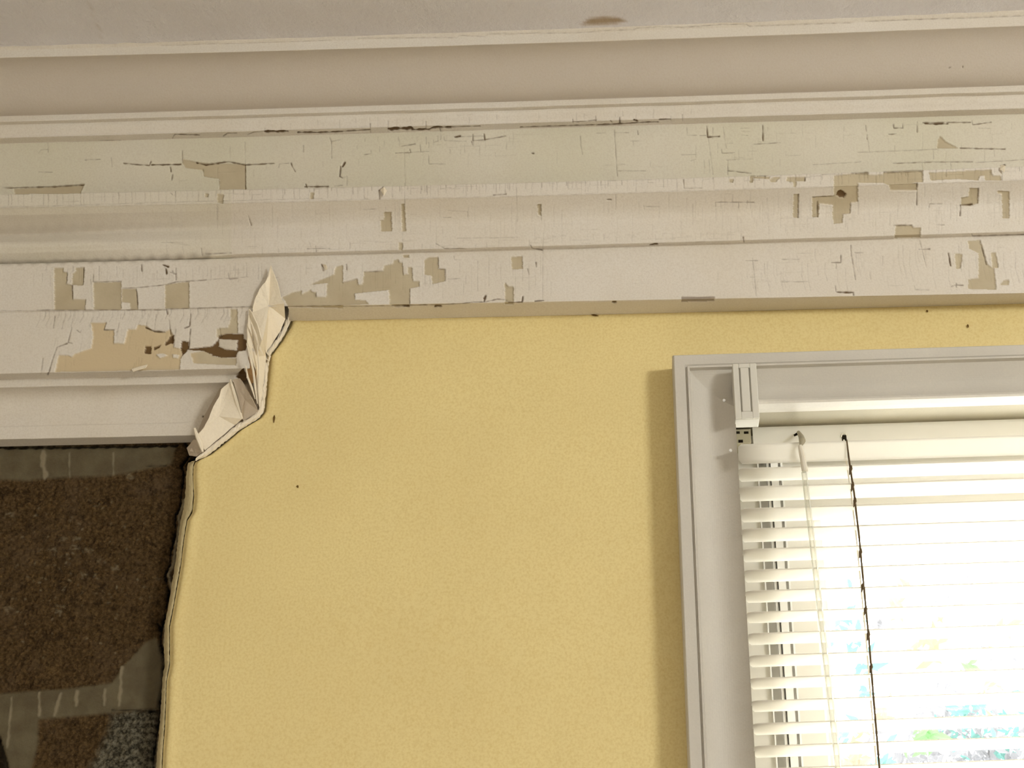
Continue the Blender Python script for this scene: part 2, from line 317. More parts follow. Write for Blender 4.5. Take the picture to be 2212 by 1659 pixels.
K = {A4: [(1,[(140,80),(140,145),(175,155)]),(.8,[(400,50),(402,200)]),(1,[(530,65),(530,100)]),(1,[(672,65),(672,100)]),(1,[(1052,55),(1052,110)]),(2,[(975,125),(1058,118)]),(3,[(235,95),(262,75)]),(2,[(240,95),(240,150)]),(1,[(68,75),(68,120)]),(.8,[(135,220),(215,215)]),(.9,[(1282,185),(1284,290)]),(.8,[(1295,370),(1293,800)]),(3,[(1710,155),(1735,155)]),(1.2,[(1945,200),(2050,200)]),(1,[(1945,190),(1948,215)]),(3.5,[(1985,448),(2035,442)]),(3.5,[(915,790),(925,775),(915,810)]),(2.2,[(430,838),(600,835),(780,825),(850,815),(920,815),(1000,795),(1060,800)]),(3,[(1075,820),(1160,815),(1165,780)]),(3,[(1245,810),(1300,805)]),(2,[(1215,450),(1225,470),(1290,480)]),(1.5,[(605,440),(660,470),(800,470)]),(.8,[(740,405),(1130,400)]),(6,[(1745,815),(1765,815)]),(3.5,[(340,840),(430,845)]),(4,[(600,845),(640,845)]),(2.5,[(25,570),(28,605)]),(2.5,[(1250,560),(1252,590)]),(1.5,[(1195,600),(1205,640)]),(1,[(0,690),(95,665)]),(1.4,[(140,620),(262,615)]),(1.3,[(388,562),(392,640)]),(1.4,[(435,730),(435,840)]),(1.3,[(618,527),(622,600),(665,605),(668,680)]),(1,[(680,668),(760,665)]),(.8,[(720,520),(725,545),(760,545)]),(1.6,[(0,845),(430,838)]),(1,[(650,270),(700,270)]),(.7,[(680,225),(800,232)]),(.7,[(805,230),(810,270)]),(.7,[(1125,75),(1128,300)]),(.7,[(1765,120),(1765,220)])],
 A6: [(1.6,[(220,320),(220,292),(470,292)]),(1,[(330,240),(330,292)]),(1.4,[(370,292),(370,330)]),(1,[(425,280),(425,300)]),(2.2,[(757,240),(755,390)]),(2.2,[(880,290),(880,385)]),(2,[(1523,165),(1520,310)]),(1.4,[(1600,325),(1605,302),(1685,302)]),(3,[(1800,380),(1803,310),(1880,305)]),(2,[(1370,440),(1490,438)]),(1.4,[(1650,437),(1700,437)]),(2.5,[(400,515),(405,550)]),(1.8,[(1875,495),(1880,510),(2230,500)]),(2,[(1535,595),(1605,592)]),(1.2,[(1540,540),(1585,715)]),(3,[(1725,620),(1740,700)]),(1.8,[(1930,535),(1970,690)]),(2,[(1745,835),(1770,825),(1820,828)]),(2.5,[(1775,815),(1775,840)]),(4,[(1010,870),(1110,872),(1112,890)]),(1.4,[(995,830),(998,865),(1010,875)]),(1.6,[(1095,605),(1125,790)]),(2,[(1095,570),(1097,640)]),(2,[(970,680),(1030,680),(1030,635)]),(1.2,[(1000,690),(1000,720)]),(1.6,[(1120,617),(1175,617)]),(1.2,[(415,668),(495,668)]),(1.2,[(460,650),(485,900)]),(1.2,[(445,775),(475,775)]),(1.1,[(650,660),(760,660)]),(1.2,[(650,805),(815,803)]),(1.2,[(1505,830),(1510,855),(1600,858)]),(2,[(15,145),(18,200)]),(1.2,[(20,200),(135,200)]),(.8,[(1300,640),(1300,700)]),(1.8,[(1370,40),(1560,32),(1880,30)]),(1,[(850,50),(1160,30)]),(1.3,[(1900,35),(2230,15)]),(4,[(2060,55),(2090,50)]),(2,[(300,88),(350,92),(450,105)]),(1.3,[(300,20),(300,115)]),(1.2,[(290,20),(350,15)]),(.9,[(1555,35),(1560,90)]),(.9,[(1740,30),(1742,80)]),(2,[(985,252),(845,258)]),(1.6,[(1095,295),(1090,360),(1045,365)]),(1.5,[(1920,200),(1915,300)]),(1.3,[(2070,120),(2072,150)]),(1.3,[(1305,95),(1560,88)]),(1.3,[(1100,105),(1205,97)]),(2,[(800,130),(797,155)])],
 A5: [(3,[(165,815),(170,885),(245,880)]),(.9,[(175,890),(205,1130)]),(2.6,[(525,810),(528,910)]),(1.5,[(470,932),(640,922)]),(.9,[(270,820),(290,960)]),(1.5,[(260,965),(262,990),(345,988)]),(1,[(35,875),(100,875)]),(1,[(35,825),(38,870)]),(1.8,[(120,878),(160,875)]),(.8,[(385,830),(440,830)]),(.8,[(390,850),(440,850)]),(1.2,[(390,875),(430,875)]),(1.3,[(1190,810),(1195,850)]),(2.5,[(1200,870),(1200,900)]),(.9,[(1205,900),(1215,985)]),(1.2,[(1140,985),(1650,965)]),(2,[(1340,868),(1390,866)]),(2,[(1370,805),(1372,828),(1430,828),(1430,800)]),(2,[(1523,790),(1523,855)]),(4,[(1575,797),(1600,800),(1720,800)]),(2.4,[(1560,793),(1870,790)]),(2.2,[(1878,780),(1882,805),(2000,790)]),(2.4,[(1800,957),(2090,963)]),(1,[(1920,830),(1990,830)]),(.9,[(2020,970),(2022,1015)]),(.9,[(1625,975),(1628,1030)]),(2.5,[(1728,442),(1738,436)]),(2,[(1818,430),(1818,440)]),(1,[(1050,820),(1050,850)]),(1,[(0,1000),(95,1000)]),(.8,[(60,1040),(95,1030)])],
 A3: [(2.5,[(0,850),(180,840)]),(1.2,[(295,785),(295,850)]),(7,[(297,836),(450,830)]),(4.5,[(450,840),(560,840),(590,825),(700,823)]),(2,[(700,823),(760,818),(890,815)]),(1.3,[(540,785),(540,830)]),(2.2,[(630,830),(635,850)]),(1.5,[(180,800),(182,860)]),(2.2,[(1150,825),(1640,808),(1900,795)]),(2,[(1485,785),(1520,788),(1640,775)]),(2,[(1487,770),(1490,795)]),(1.2,[(1635,750),(1637,785)]),(2.5,[(1790,760),(1792,800)]),(2,[(1730,780),(1740,790)]),(2.5,[(1640,810),(1780,805),(1900,795),(2040,790)]),(4,[(1885,775),(1905,785)]),(2.5,[(2045,775),(2120,772)]),(1.2,[(2120,750),(2122,780)]),(1.2,[(2195,740),(2195,780)]),(3.5,[(725,885),(760,880)]),(1.2,[(760,885),(915,880)]),(2,[(842,870),(842,910),(900,905),(930,900),(1055,878)]),(2.6,[(915,865),(920,905)]),(1.6,[(615,880),(618,910),(590,920)]),(1,[(655,885),(657,905)]),(1,[(660,910),(800,915)]),(2,[(835,915),(840,940)]),(1.8,[(380,945),(470,930)]),(1.8,[(345,990),(440,985),(435,965)]),(1.2,[(500,930),(505,980)]),(.9,[(440,985),(560,978)]),(1.5,[(140,1000),(185,995),(185,975)]),(1.1,[(555,1000),(558,1060),(665,1060)]),(.7,[(400,960),(405,1200)]),(.9,[(230,885),(230,915)]),(.9,[(360,885),(362,910)]),(1.1,[(540,885),(542,930)]),(1.3,[(1535,880),(1540,940),(1550,1000)]),(1.3,[(1755,840),(1775,1140)]),(1.1,[(1755,858),(1850,858)]),(1.1,[(1780,1105),(1960,1105)]),(.9,[(1860,912),(1915,912)]),(.9,[(1875,915),(1878,940)]),(.8,[(1780,1060),(1830,1062)]),(.9,[(1640,862),(1700,860)]),(2,[(1905,845),(1910,870)]),(4,[(0,1075),(15,1050)]),(.9,[(0,1150),(30,1140),(30,1200)]),(2.5,[(1225,990),(1235,992)]),
   (1,[(100,250),(600,245),(740,245),(755,230),(920,238),(940,222),(1280,216),(1500,215),(1760,195),(1880,195),(1900,185),(2040,175),(2212,178)])],
 A1: [(2.6,[(800,1055),(900,1065),(965,1068),(975,1045)]),(3,[(980,1065),(1170,1062)]),(1.6,[(1178,975),(1180,1055)]),(3,[(1100,1080),(1105,1110)]),(2,[(1115,1130),(1110,1165)]),(3,[(1270,1050),(1330,1062),(1475,1045)]),(2.6,[(1475,1045),(1590,1065),(1770,1055)]),(.8,[(1583,920),(1585,1060)]),(1.8,[(1585,1060),(1585,1222)]),(1.2,[(1800,1085),(1805,1060),(1870,1055)]),(2.6,[(1880,1055),(1890,1080),(1908,1110)]),(1.6,[(1960,940),(1960,985)]),(1.4,[(2130,890),(2142,920),(2142,1025)]),(1.2,[(2142,915),(2200,905)]),(3,[(1970,1205),(2120,1205)]),(2.6,[(1975,1190),(1985,1215)]),(1.6,[(2160,1205),(2212,1200)]),(2.6,[(2200,1075),(2195,1140),(2212,1150)]),(2.4,[(35,1215),(350,1205),(545,1193)]),(1.3,[(550,1035),(650,1030)]),(.9,[(720,1020),(725,1080)]),(1.1,[(250,990),(265,970),(310,965)]),(1.3,[(250,1112),(340,1112)]),(.9,[(310,925),(312,985)]),(2.2,[(1115,895),(1130,870),(1290,875)]),(2,[(1445,880),(1470,862),(1530,860)]),(1.6,[(1600,870),(1640,855),(1710,850)]),(4.5,[(1710,852),(1860,850)]),(6,[(1720,850),(1800,852)]),(1,[(1712,830),(1712,850)]),(3.5,[(1925,858),(2050,858)]),(3,[(2050,858),(2212,852)]),(1.3,[(650,908),(780,908)]),(.8,[(1040,295),(1140,295),(1330,285),(1540,282),(2140,262)]),(1.3,[(1310,1090),(1320,1140),(1415,1155),(1420,1225)])],
 A2: [(1.3,[(900,90),(910,100)]),(2,[(1310,210),(1325,262)]),(.9,[(1145,150),(1145,280)]),(.8,[(0,165),(240,160),(900,140),(1700,120)]),(5,[(860,470),(885,478)]),(3.5,[(875,490),(880,515)]),(1.8,[(900,510),(925,515)]),(2,[(1060,380),(1062,410)]),(1.6,[(1080,405),(1220,405)]),(1.5,[(1620,385),(1740,383)]),(1.6,[(1665,370),(1668,400)]),(.9,[(850,352),(960,352)]),(.7,[(905,355),(1000,365)]),(3,[(1697,468),(1712,490)]),(2,[(1500,690),(1800,686)]),(2.6,[(1125,1200),(1120,1250),(1085,1290)]),(4,[(1072,1270),(1090,1280)]),(1,[(0,710),(520,715)])],
 G: [(1.5,[(180,660),(165,780)]),(1,[(290,640),(250,790)]),(1,[(370,640),(340,770)]),(1,[(545,690),(530,770)]),(1,[(840,640),(830,690)]),(2.5,[(1290,590),(1300,640)]),(2.4,[(1530,640),(1520,760),(1470,780)]),(2.6,[(1530,790),(1510,980)]),(2,[(1820,780),(1830,860)]),(1.8,[(350,770),(310,920),(350,930)]),(2.2,[(300,930),(200,970),(160,1080),(110,1245)]),(1.4,[(60,1080),(40,1240)]),(1.6,[(400,800),(430,825),(445,800)]),(2,[(690,725),(665,795),(770,797)]),(3,[(1080,770),(1170,810),(1275,818)]),(1.6,[(560,245),(560,320),(840,312)]),(1.8,[(850,380),(980,378),(1270,350),(1385,320),(1690,300)]),(1.8,[(1385,180),(1385,300)]),(2.2,[(1040,150),(1045,215)]),(2.4,[(990,390),(1005,590)]),(1,[(1700,300),(1800,290),(2100,270)]),(1.6,[(1905,230),(1915,290),(2000,285)]),(1,[(1960,170),(1960,205)]),(1.8,[(0,600),(500,600),(1280,600)]),(1.8,[(1290,590),(1800,575),(2140,565)]),(1.8,[(300,225),(298,340)]),(2.4,[(352,350),(358,490)]),(2,[(485,495),(480,595)]),(2,[(465,180),(460,350)]),(1,[(1110,640),(1090,760)]),(1,[(1190,640),(1170,800)]),(2,[(1320,700),(1330,840)]),(1.4,[(1385,790),(1365,960)]),(2,[(1350,210),(1360,240),(1390,240)]),(1.2,[(1270,160),(1290,250)]),(1,[(820,720),(790,860)])]}
for o, ls in K.items():
    for w, pts in ls: line(Zc(o, pts), w, min(1.0, .35 + w * .22))
line(Zc(A5, [(0,180),(260,160),(420,160),(440,172),(920,155),(1110,148)]), 1.3, .6); line(Zc(A5, [(1190,140),(1450,130),(1850,118),(2212,103)]), 1.4, .65)
# fine crackle of the old paint, densest on the small mouldings
TC = np.array([64, 94, 220, 268, 395, 540, 653, 682, 788, 941.]); TL = np.array([98, 124, 252, 300, 419, 568, 673, 703, 812, 965.]); TR = np.array([20, 55, 185, 235, 359, 507, 633, 654, 764, 917.])
def yat(c, x):
    l, r = np.interp(c, TC, TL), np.interp(c, TC, TR); u = x / W
    return l * (1 - u) * (1 - 2 * u) + 4 * c * u * (1 - u) - r * u * (1 - 2 * u)
rr = random.Random(5)
def zone(x0, x1, c0, c1, step, lmin, lmax, w, v, slant=0.0, horiz=.15, anchor=None):
    x = x0
    while x < x1:
        x += step * rr.uniform(.4, 1.7); L = rr.uniform(lmin, lmax)
        c = anchor if anchor is not None else rr.uniform(c0, max(c0, c1 - L))
        y0, y1 = yat(c, x), yat(min(c + L, c1), x)
        line([(x, y0), (x + rr.uniform(-1, 1), (y0 + y1) / 2), (x + slant * (y1 - y0), y1)], w * rr.uniform(.7, 1.5), v * rr.uniform(.4, 1.2))
        if rr.random() < horiz:
            l2 = rr.uniform(8, 45); yy = y0 + (y1 - y0) * rr.random(); line([(x, yy), (x + l2, yy - l2 * .027 + rr.uniform(-1, 1))], w, v * rr.uniform(.4, 1))
zone(0, 2212, 397, 424, 15, 16, 27, .9, .42, 0, .1, 397)
zone(360, 2212, 397, 424, 22, 6, 14, 1.1, .5, 0, .3, 397)
zone(350, 2212, 424, 534, 13, 12, 60, .8, .22, 0, .25)
zone(1450, 2212, 424, 534, 9, 10, 50, .8, .28, 0, .3)
zone(560, 1480, 244, 266, 30, 10, 22, .9, .3, 0, .1)
zone(330, 2100, 282, 388, 60, 8, 40, .9, .28, 0, .5)
zone(750, 1100, 282, 340, 16, 6, 20, 1, .35, 0, .3)
zone(1480, 1700, 282, 388, 14, 8, 30, 1, .35, 0, .5)
zone(1870, 2212, 282, 388, 26, 8, 30, 1, .32, 0, .6)
zone(60, 560, 550, 600, 9, 12, 40, .9, .35, 0, .1)
zone(640, 1190, 548, 650, 10, 15, 70, .8, .26, 0, .2)
zone(1200, 1600, 548, 650, 22, 8, 40, .7, .16)
zone(1600, 2212, 548, 650, 10, 15, 70, .9, .28, .12, .2)
zone(80, 520, 654, 690, 9, 15, 34, 1, .4, -.25, .05, 654)
zone(520, 1600, 512, 536, 16, 6, 16, .9, .3, 0, .9)
for _ in range(46):
    x_ = rr.uniform(120, 400); y_ = rr.uniform(700, 790); line([(x_, y_), (x_ - rr.uniform(0, 5), y_ + rr.uniform(8, 30))], .9, rr.uniform(.1, .28))
for L0, v0 in ((424, .3), (539, .25)): line([(x, yat(L0, x) + rr.uniform(-.7, .7)) for x in range(0, 2260, 23)], 1.2, v0)
crackT = crack.copy()
undercut_shade = np.zeros(SH)  # dark bands at left: undercut and cyma shade put into the colour
line([(x, yat(535, x) + 1) for x in range(-60, 470, 30)], 15, .5, undercut_shade); line([(x, yat(538, x)) for x in range(-60, 400, 30)], 8, 1.0, undercut_shade); [line([(x, yat(466, x)) for x in range(-60, e_, 30)], 16, v_, undercut_shade) for e_, v_ in ((700, .04), (560, .07), (400, .11), (240, .16))]
undercut_shade = blur(blur(undercut_shade, 4), 3); crackT = np.maximum(crackT, 0)
dirt_shade_m = np.clip(np.maximum(crack, undercut_shade), 0, 1); peel_m = peel
lift = np.clip(blur(peel, 4) * 2, 0, 1) * (1 - peel)         # loose edges of the paint stand off a little
patch = noise2(SH, 34) * (peel < .5)
hgt = -.0011 * blur(peel, 1) - .0022 * blur(wood, 1) - .0016 * blur(crack, 1) + .0005 * lift + .0004 * patch
warm = np.zeros(SH); poly(warm, [(120, 690), (420, 690), (420, 800), (110, 810)]); warm = blur(warm, 12)
def sample(mask, px, py):
    x = np.clip(px - MX0, 0, SH[1] - 1.001); y = np.clip(py - MY0, 0, SH[0] - 1.001)
    xi, yi = x.astype(int), y.astype(int); fx, fy = x - xi, y - yi
    return (mask[yi, xi] * (1 - fx) + mask[yi, xi + 1] * fx) * (1 - fy) + (mask[yi + 1, xi] * (1 - fx) + mask[yi + 1, xi + 1] * fx) * fy

# ------------------------------------------------------------------ cornice profile: (y of the photo at its middle column, projection from the masonry)
XC = 1106
prof = []                                       # (p, z)
def zat(py, p): return unproj(XC, py, p)[2]
def kk(py): d = M.T @ np.array([XC - CX, -(py - CY), -F]); return d[2] / d[1]
def start(py, p): prof.append((p, zat(py, p)))
def Vt(py, p=None):
    p = prof[-1][0] if p is None else p; prof.append((p, zat(py, p)))
def Sf(py):
    z = prof[-1][1]; prof.append((-C[1] - (z - C[2]) / kk(py), z))
def Cv(py, p, h0, h1, n=40):
    """bezier to (p, z); h0/h1 = (dp, dz) handles as fractions of the span"""
    p0, z0 = prof[-1]; z1 = zat(py, p); a = (p0 + h0[0] * (p - p0), z0 + h0[1] * (z1 - z0)); b = (p + h1[0] * (p0 - p), z1 + h1[1] * (z0 - z1))
    for i in range(1, n + 1):
        t_ = i / n; w = ((1 - t_) ** 3, 3 * t_ * (1 - t_) ** 2, 3 * t_ * t_ * (1 - t_), t_ ** 3)
        prof.append((w[0] * p0 + w[1] * a[0] + w[2] * b[0] + w[3] * p, w[0] * z0 + w[1] * a[1] + w[2] * b[1] + w[3] * z1))
start(64, .207); Vt(76, .202); Vt(94)
Cv(219, .142, (.55, .02), (.45, .02))
Vt(231); Sf(238)
Cv(266, prof[-1][0] - .004, (-.3, .5), (-.5, .3)); Sf(279)
Vt(394, prof[-1][0] - .003)
zl = zat(396, prof[-1][0] + .011); prof.append((prof[-1][0], zl + .0005)); prof.append((prof[-1][0] + .011, zl))
Vt(424); prof.append((prof[-1][0] - .0015, prof[-1][1] - .0004))
Cv(480, prof[-1][0] - .022, (.35, .25), (.1, .5)); Cv(533, prof[-1][0] - .003, (-.2, .4), (.3, .3)); Sf(541)
Vt(653, prof[-1][0] - .001)
p8 = prof[-1][0]; print('p at lower edge', p8, 'z ceiling', prof[0][1], 'z8', prof[-1][1])
nR = len(prof); upper = list(prof)
Sf(684); pY = prof[-1][0]; zY = prof[-1][1]; right = [upper[-1], prof[-1]]
prof[:] = upper[-1:]; prof.append((p8 - .0015, prof[-1][1] - .0006)); prof.append((p8 - .001, prof[-1][1] - .0012))
Vt(783, p8 - .007); Sf(796); Vt(813)
Cv(898, prof[-1][0] - .025, (.8, .0), (.0, .75)); prof.append((prof[-1][0] + .001, prof[-1][1] - .0005)); Vt(925); Sf(941)
left = list(prof); print('PB', left[-1]); print('pY', pY, 'left bottom p', prof[-1][0])
PW = pY                                          # projection of the yellow plaster face
PB = left[-1][0] - .001                          # projection of the bare masonry

def resample(pr, step):
    P = np.array(pr); seg = np.hypot(*np.diff(P, axis=0).T); s = np.concatenate([[0], seg.cumsum()])
    out = []
    for i in range(len(seg)):
        n = max(1, int(round(seg[i] / step)))
        for j in range(n): out.append(P[i] + (P[i + 1] - P[i]) * j / n)
    out.append(P[-1]); return np.array(out)
def sweep(name, pr, X, mat, keepf=None, step=.0008, disp=True, **kw):
    R_ = resample(pr, step); n = len(R_)
    _, pyc = project(np.stack([np.full(n, unproj(XC, 500, .1)[0]), -R_[:, 0], R_[:, 1]], -1))
    xs = []; zs = []
    for px, T in ((0, TL), (1106, TC), (2212, TR)):
        q = np.array([unproj(px, float(np.interp(y, TC, T)) if y > 64 else y + (T[0] - TC[0]), p) for y, p in zip(pyc, R_[:, 0])])
        xs.append(q[:, 0]); zs.append(q[:, 2])
    # quadratic through three stations, straight beyond them
    x0, x1, x2 = [a[:, None] for a in xs]; z0, z1, z2 = [a[:, None] for a in zs]; Xc = np.clip(X[None, :], x0 - .12, x2 + .12)
    Z = z0 * (Xc - x1) * (Xc - x2) / ((x0 - x1) * (x0 - x2)) + z1 * (Xc - x0) * (Xc - x2) / ((x1 - x0) * (x1 - x2)) + z2 * (Xc - x0) * (Xc - x1) / ((x2 - x0) * (x2 - x1))
    P = np.stack([np.broadcast_to(X[None, :], Z.shape), np.broadcast_to(-R_[:, :1], Z.shape), Z], -1).copy()
    px, py = project(P)
    tn = np.gradient(R_, axis=0); tn /= np.linalg.norm(tn, axis=1)[:, None] + 1e-12
    nrm = np.stack([np.zeros(n), tn[:, 1], tn[:, 0]], -1)     # outward: toward room (-y) and down
    h = sample(hgt, px, py) * ((px > -50) & (px < 2260))
    soft = np.ones(n); soft[:2] = 0; soft[-2:] = 0
    und_ = np.interp(pyc, [440, 472, 496, 506, 516, 526, 534, 541], [0, 1, .1, .02, .12, .38, .75, 1]) * np.interp(pyc, [541, 542], [1, 0])
    fade = np.clip((520 - px) / 450, 0, 1) if disp else 0
    P[..., 1] += und_[:, None] * fade * np.interp(pyc, [500, 512], [.009, .036])[:, None]
    if disp: P += nrm[:, None, :] * (h * soft[:, None] + (noise2(Z.shape, 60) - .5) * .0006 * soft[:, None])[..., None]
    yc = np.broadcast_to(pyc[:, None], Z.shape)
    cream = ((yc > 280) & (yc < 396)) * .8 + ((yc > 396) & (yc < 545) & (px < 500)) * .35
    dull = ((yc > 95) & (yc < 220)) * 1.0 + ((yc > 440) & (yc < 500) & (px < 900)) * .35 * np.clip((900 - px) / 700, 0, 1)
    at = dict(dull=dull, peel=sample(peel_m, px, py), wood=sample(wood, px, py), dirt_shade=np.clip(sample(dirt_shade_m, px, py), 0, 1), cream=cream * (.8 + .2 * np.sin(px / 60)), warm=sample(warm, px, py))
    keep = None
    if keepf is not None:
        keep = keepf((px[:-1, :-1] + px[1:, 1:]) / 2, (py[:-1, :-1] + py[1:, 1:]) / 2)
    return grid_mesh(name, P, mat, keep, at, **kw)
XL, XR = -2.0, 3.1
xa, xb = unproj(-40, 300, .2)[0], unproj(2260, 300, .0)[0]
xa = unproj(-60, 960, .1)[0]
xdense = np.arange(xa, xb, .00072)
Xall = np.concatenate([np.linspace(XL, xa - .01, 12), xdense, np.linspace(xb + .01, XR, 12)])
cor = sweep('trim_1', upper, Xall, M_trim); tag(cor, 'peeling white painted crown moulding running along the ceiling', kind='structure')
EDGE = [(585, 560), (612, 640), (626, 668), (624, 700), (604, 735), (578, 768), (575, 800), (570, 850), (566, 885), (556, 900), (515, 924), (478, 954), (446, 980), (414, 993)]
ex_ = [p[0] for p in EDGE]; ey_ = [p[1] for p in EDGE]
def keep_right(px, py): return px > np.interp(py, ey_, ex_) - 2
def keep_left(px, py):
    lx = np.interp(py, [650, 668, 690, 740, 775, 815, 822, 850, 900, 930, 990], [560, 556, 552, 545, 548, 556, 520, 508, 480, 450, 416])
    return px < lx + 2.2 * np.sin(py * .55) + 1.5 * np.sin(py * .21)
xm = unproj(640, 700, p8)[0]
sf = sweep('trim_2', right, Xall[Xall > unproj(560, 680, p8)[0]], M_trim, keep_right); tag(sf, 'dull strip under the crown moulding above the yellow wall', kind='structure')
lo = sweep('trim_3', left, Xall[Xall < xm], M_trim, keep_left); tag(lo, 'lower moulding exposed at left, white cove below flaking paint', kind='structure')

# ------------------------------------------------------------------ ceiling
zc = prof_z = upper[0][1]
yr = np.concatenate([np.linspace(-3.6, -.55, 10), np.arange(-.52, -upper[0][0] + .012, .0035)])
Xc_ = np.concatenate([np.linspace(XL, xa - .1, 6), np.arange(xa - .08, xb + .1, .0035), np.linspace(xb + .14, XR, 6)])
gx, gy = np.meshgrid(Xc_, yr)
ra = []
for px in (0, 1106, 2212):
    q = unproj(px, float(np.interp(64, TC, {0: TL, 1106: TC, 2212: TR}[px])), upper[0][0]); ra.append((q[0], q[2]))
pf = np.polyfit([a[0] for a in ra], [a[1] for a in ra], 2)
gxc = np.clip(gx, ra[0][0] - .12, ra[2][0] + .12); gz = np.polyval(pf, gxc)
fillet = np.exp(-np.clip(-upper[0][0] - gy, 0, 9) / .010) * .006
P = np.stack([gx, gy, gz - fillet * .2 + .0006 * noise2(gx.shape, 5)], -1)
px, py = project(P)
st = np.zeros(SH); poly(st, Zc(A3, [(1540,160),(1600,120),(1690,108),(1780,115),(1840,135),(1760,155),(1650,160)])); line(Zc(A1, [(570,0),(600,90),(645,180),(650,260)]), 1.5, .8, st)
ceil = grid_mesh('ceiling', P, M_ceiling, None, dict(stain=sample(blur(st, 2), px, py) * (py > 0), dirt_shade=sample(crackT, px, py) * .6 * (py > 45)))
tag(ceil, 'off white textured plaster ceiling', kind='structure')

# ------------------------------------------------------------------ window frame of reference (on the casing's front)
CAS = .038                                       # casing thickness over the yellow plaster
O = unproj(1452, 765, PW + CAS); Rt = unproj(2212, 742, PW + CAS); Dn = unproj(1487, 1659, PW + CAS)
ex = (Rt - O); lenx = np.linalg.norm(ex); ex /= lenx; ez = (Dn - O); lenz = np.linalg.norm(ez); ez /= lenz
print('window axes', ex, ez, 'px/m', 760 / lenx, 894 / lenz)
def fr(a, q, b):
    """a to the right, b downwards from the outer corner of the casing, q out of the yellow plaster"""
    P_ = O + ex * a + ez * b; return (P_[0], -(PW + q), P_[2])
WW, WH = 1.04, 1.30
IN = 128 / (760 / lenx)                          # width of the casing
print('casing width', IN)

# ------------------------------------------------------------------ yellow plaster wall
lyp = [(560, 640), (626, 668), (626, 690), (623, 703), (604, 737), (580, 768), (577, 800), (572, 850), (568, 888), (557, 903), (516, 927), (480, 957), (448, 982), (420, 995), (416, 1005), (415, 1027), (417, 1070), (413, 1105), (402, 1122), (395, 1165), (389, 1217), (380, 1270), (371, 1321), (365, 1352), (365, 1434), (358, 1469), (356, 1525), (354, 1568), (350, 1616), (348, 1659), (330, 1900)]
le = np.array([unproj(x, y, PW) for x, y in lyp]); zz = le[:, 2][::-1]; xx = le[:, 0][::-1]
zmin, zmax = 0.0, zY + .012
zr = np.concatenate([np.linspace(0, unproj(500, 1700, PW)[2] - .02, 20), np.arange(unproj(500, 1700, PW)[2], zmax, .0016)])
s = np.concatenate([np.arange(0, .03, .0012), np.arange(.03, .7, .004)]); s = np.concatenate([s, np.linspace(.72, 4.2, 80)])
lx = np.interp(zr, zz, xx) + np.interp(zr, [0, 1.5], [-.1, 0])
X = lx[:, None] + s[None, :]
lip = np.exp(-(s / .0035) ** 2)[None, :] * -.0042 + np.exp(-((s - .008) / .006) ** 2)[None, :] * .0012
und = (noise2(X.shape, 40) - .5) * .0012
P = np.stack([X, -(PW + lip + und), np.broadcast_to(zr[:, None], X.shape)], -1)
px, py = project(P)
# hole behind the window casing
rel = P - O; aa = rel @ ex; bb = rel @ ez
hole = (aa > IN * .75) & (aa < WW - IN * .75) & (bb > IN * .75) & (bb < WH - IN * .75)
hk = ~(hole[:-1, :-1] & hole[1:, 1:]) & (X[:-1, :-1] < XR)
ym = np.zeros(SH); 
ms = ((592, 905, 3.2, 9), (1285, 681, 8, 2), (2003, 672, 2.2, 3), (2091, 704, 1.6, 4), (643, 1051, 3, 3), (1524, 748, 2.5, 1.5), (1960, 735, 3, 1.5))
yellow = grid_mesh('wall_back', P, M_yellow, hk, dict(dirt_shade=np.zeros(X.shape)))
tag(yellow, 'mustard yellow plastered wall around the window', kind='structure')
for mx_, my_, rx, ry in ms[:1] + ms[1:4] + ms[4:5]:
    V, Fc = [], []; c0 = unproj(mx_, my_, PW + .001)
    k = rr.random() * .6
    tube(V, Fc, [c0 + np.array([(t_ - .5) * 2 * rx * .0005 * (1 if rx > ry else k), 0, -(t_ - .5) * 2 * ry * .0005]) for t_ in (0, .3, .6, 1)], [.0003, .0009 + .0001 * min(rx, ry), .0010, .0003], 6)
    o = mesh('speck', V, Fc, M_spot, None, True); o.parent = yellow; tag(o, 'small dark brown speck on yellow paint')

# broken edge of the plaster
def ribbon(name, A, B, pa, pb, mat, parent, jit=.0006, smooth=False, n=4):
    V, Fc = [], []
    # densify
    def dens(L, N): 
        L = np.array(L, float); d = np.concatenate([[0], np.hypot(*np.diff(L, axis=0).T).cumsum()]); u = np.linspace(0, d[-1], N)
        return np.stack([np.interp(u, d, L[:, 0]), np.interp(u, d, L[:, 1])], -1)
    N = max(12, int(np.hypot(*np.diff(np.array(A, float), axis=0).T).sum() / 5)); A, B = dens(A, N), dens(B, N)
    for i in range(N):
        for j in range(n + 1):
            t_ = j / n; q = A[i] * (1 - t_) + B[i] * t_; pp = pa + (pb - pa) * t_ + .0022 * math.sin(math.pi * t_)
            pt = unproj(q[0], q[1], pp); pt = pt + np.array([rr.uniform(-1, 1), rr.uniform(-.6, .6), rr.uniform(-1, 1)]) * jit
            V.append(pt)
    for i in range(N - 1):
        for j in range(n): k = i * (n + 1) + j; Fc.append((k, k + 1, k + n + 2, k + n + 1))
    o = mesh(name, V, Fc, mat, None, smooth)
    m = o.modifiers.new('thick', 'SOLIDIFY'); m.thickness = .0012; m.offset = 0
    if parent: o.parent = parent
    return o
outer = lyp[2:14]
inner = [(615, 655), (617, 690), (615, 702), (596, 735), (572, 762), (570, 800), (565, 850), (560, 886), (550, 897), (512, 919), (476, 949), (444, 974), (424, 990)]
tag(ribbon('plaster_edge', inner, [(x + 1, y + 1) for x, y in outer], PW + .004, PW + .0005, M_plaster, yellow), 'whitish broken plaster rim beside the torn moulding')
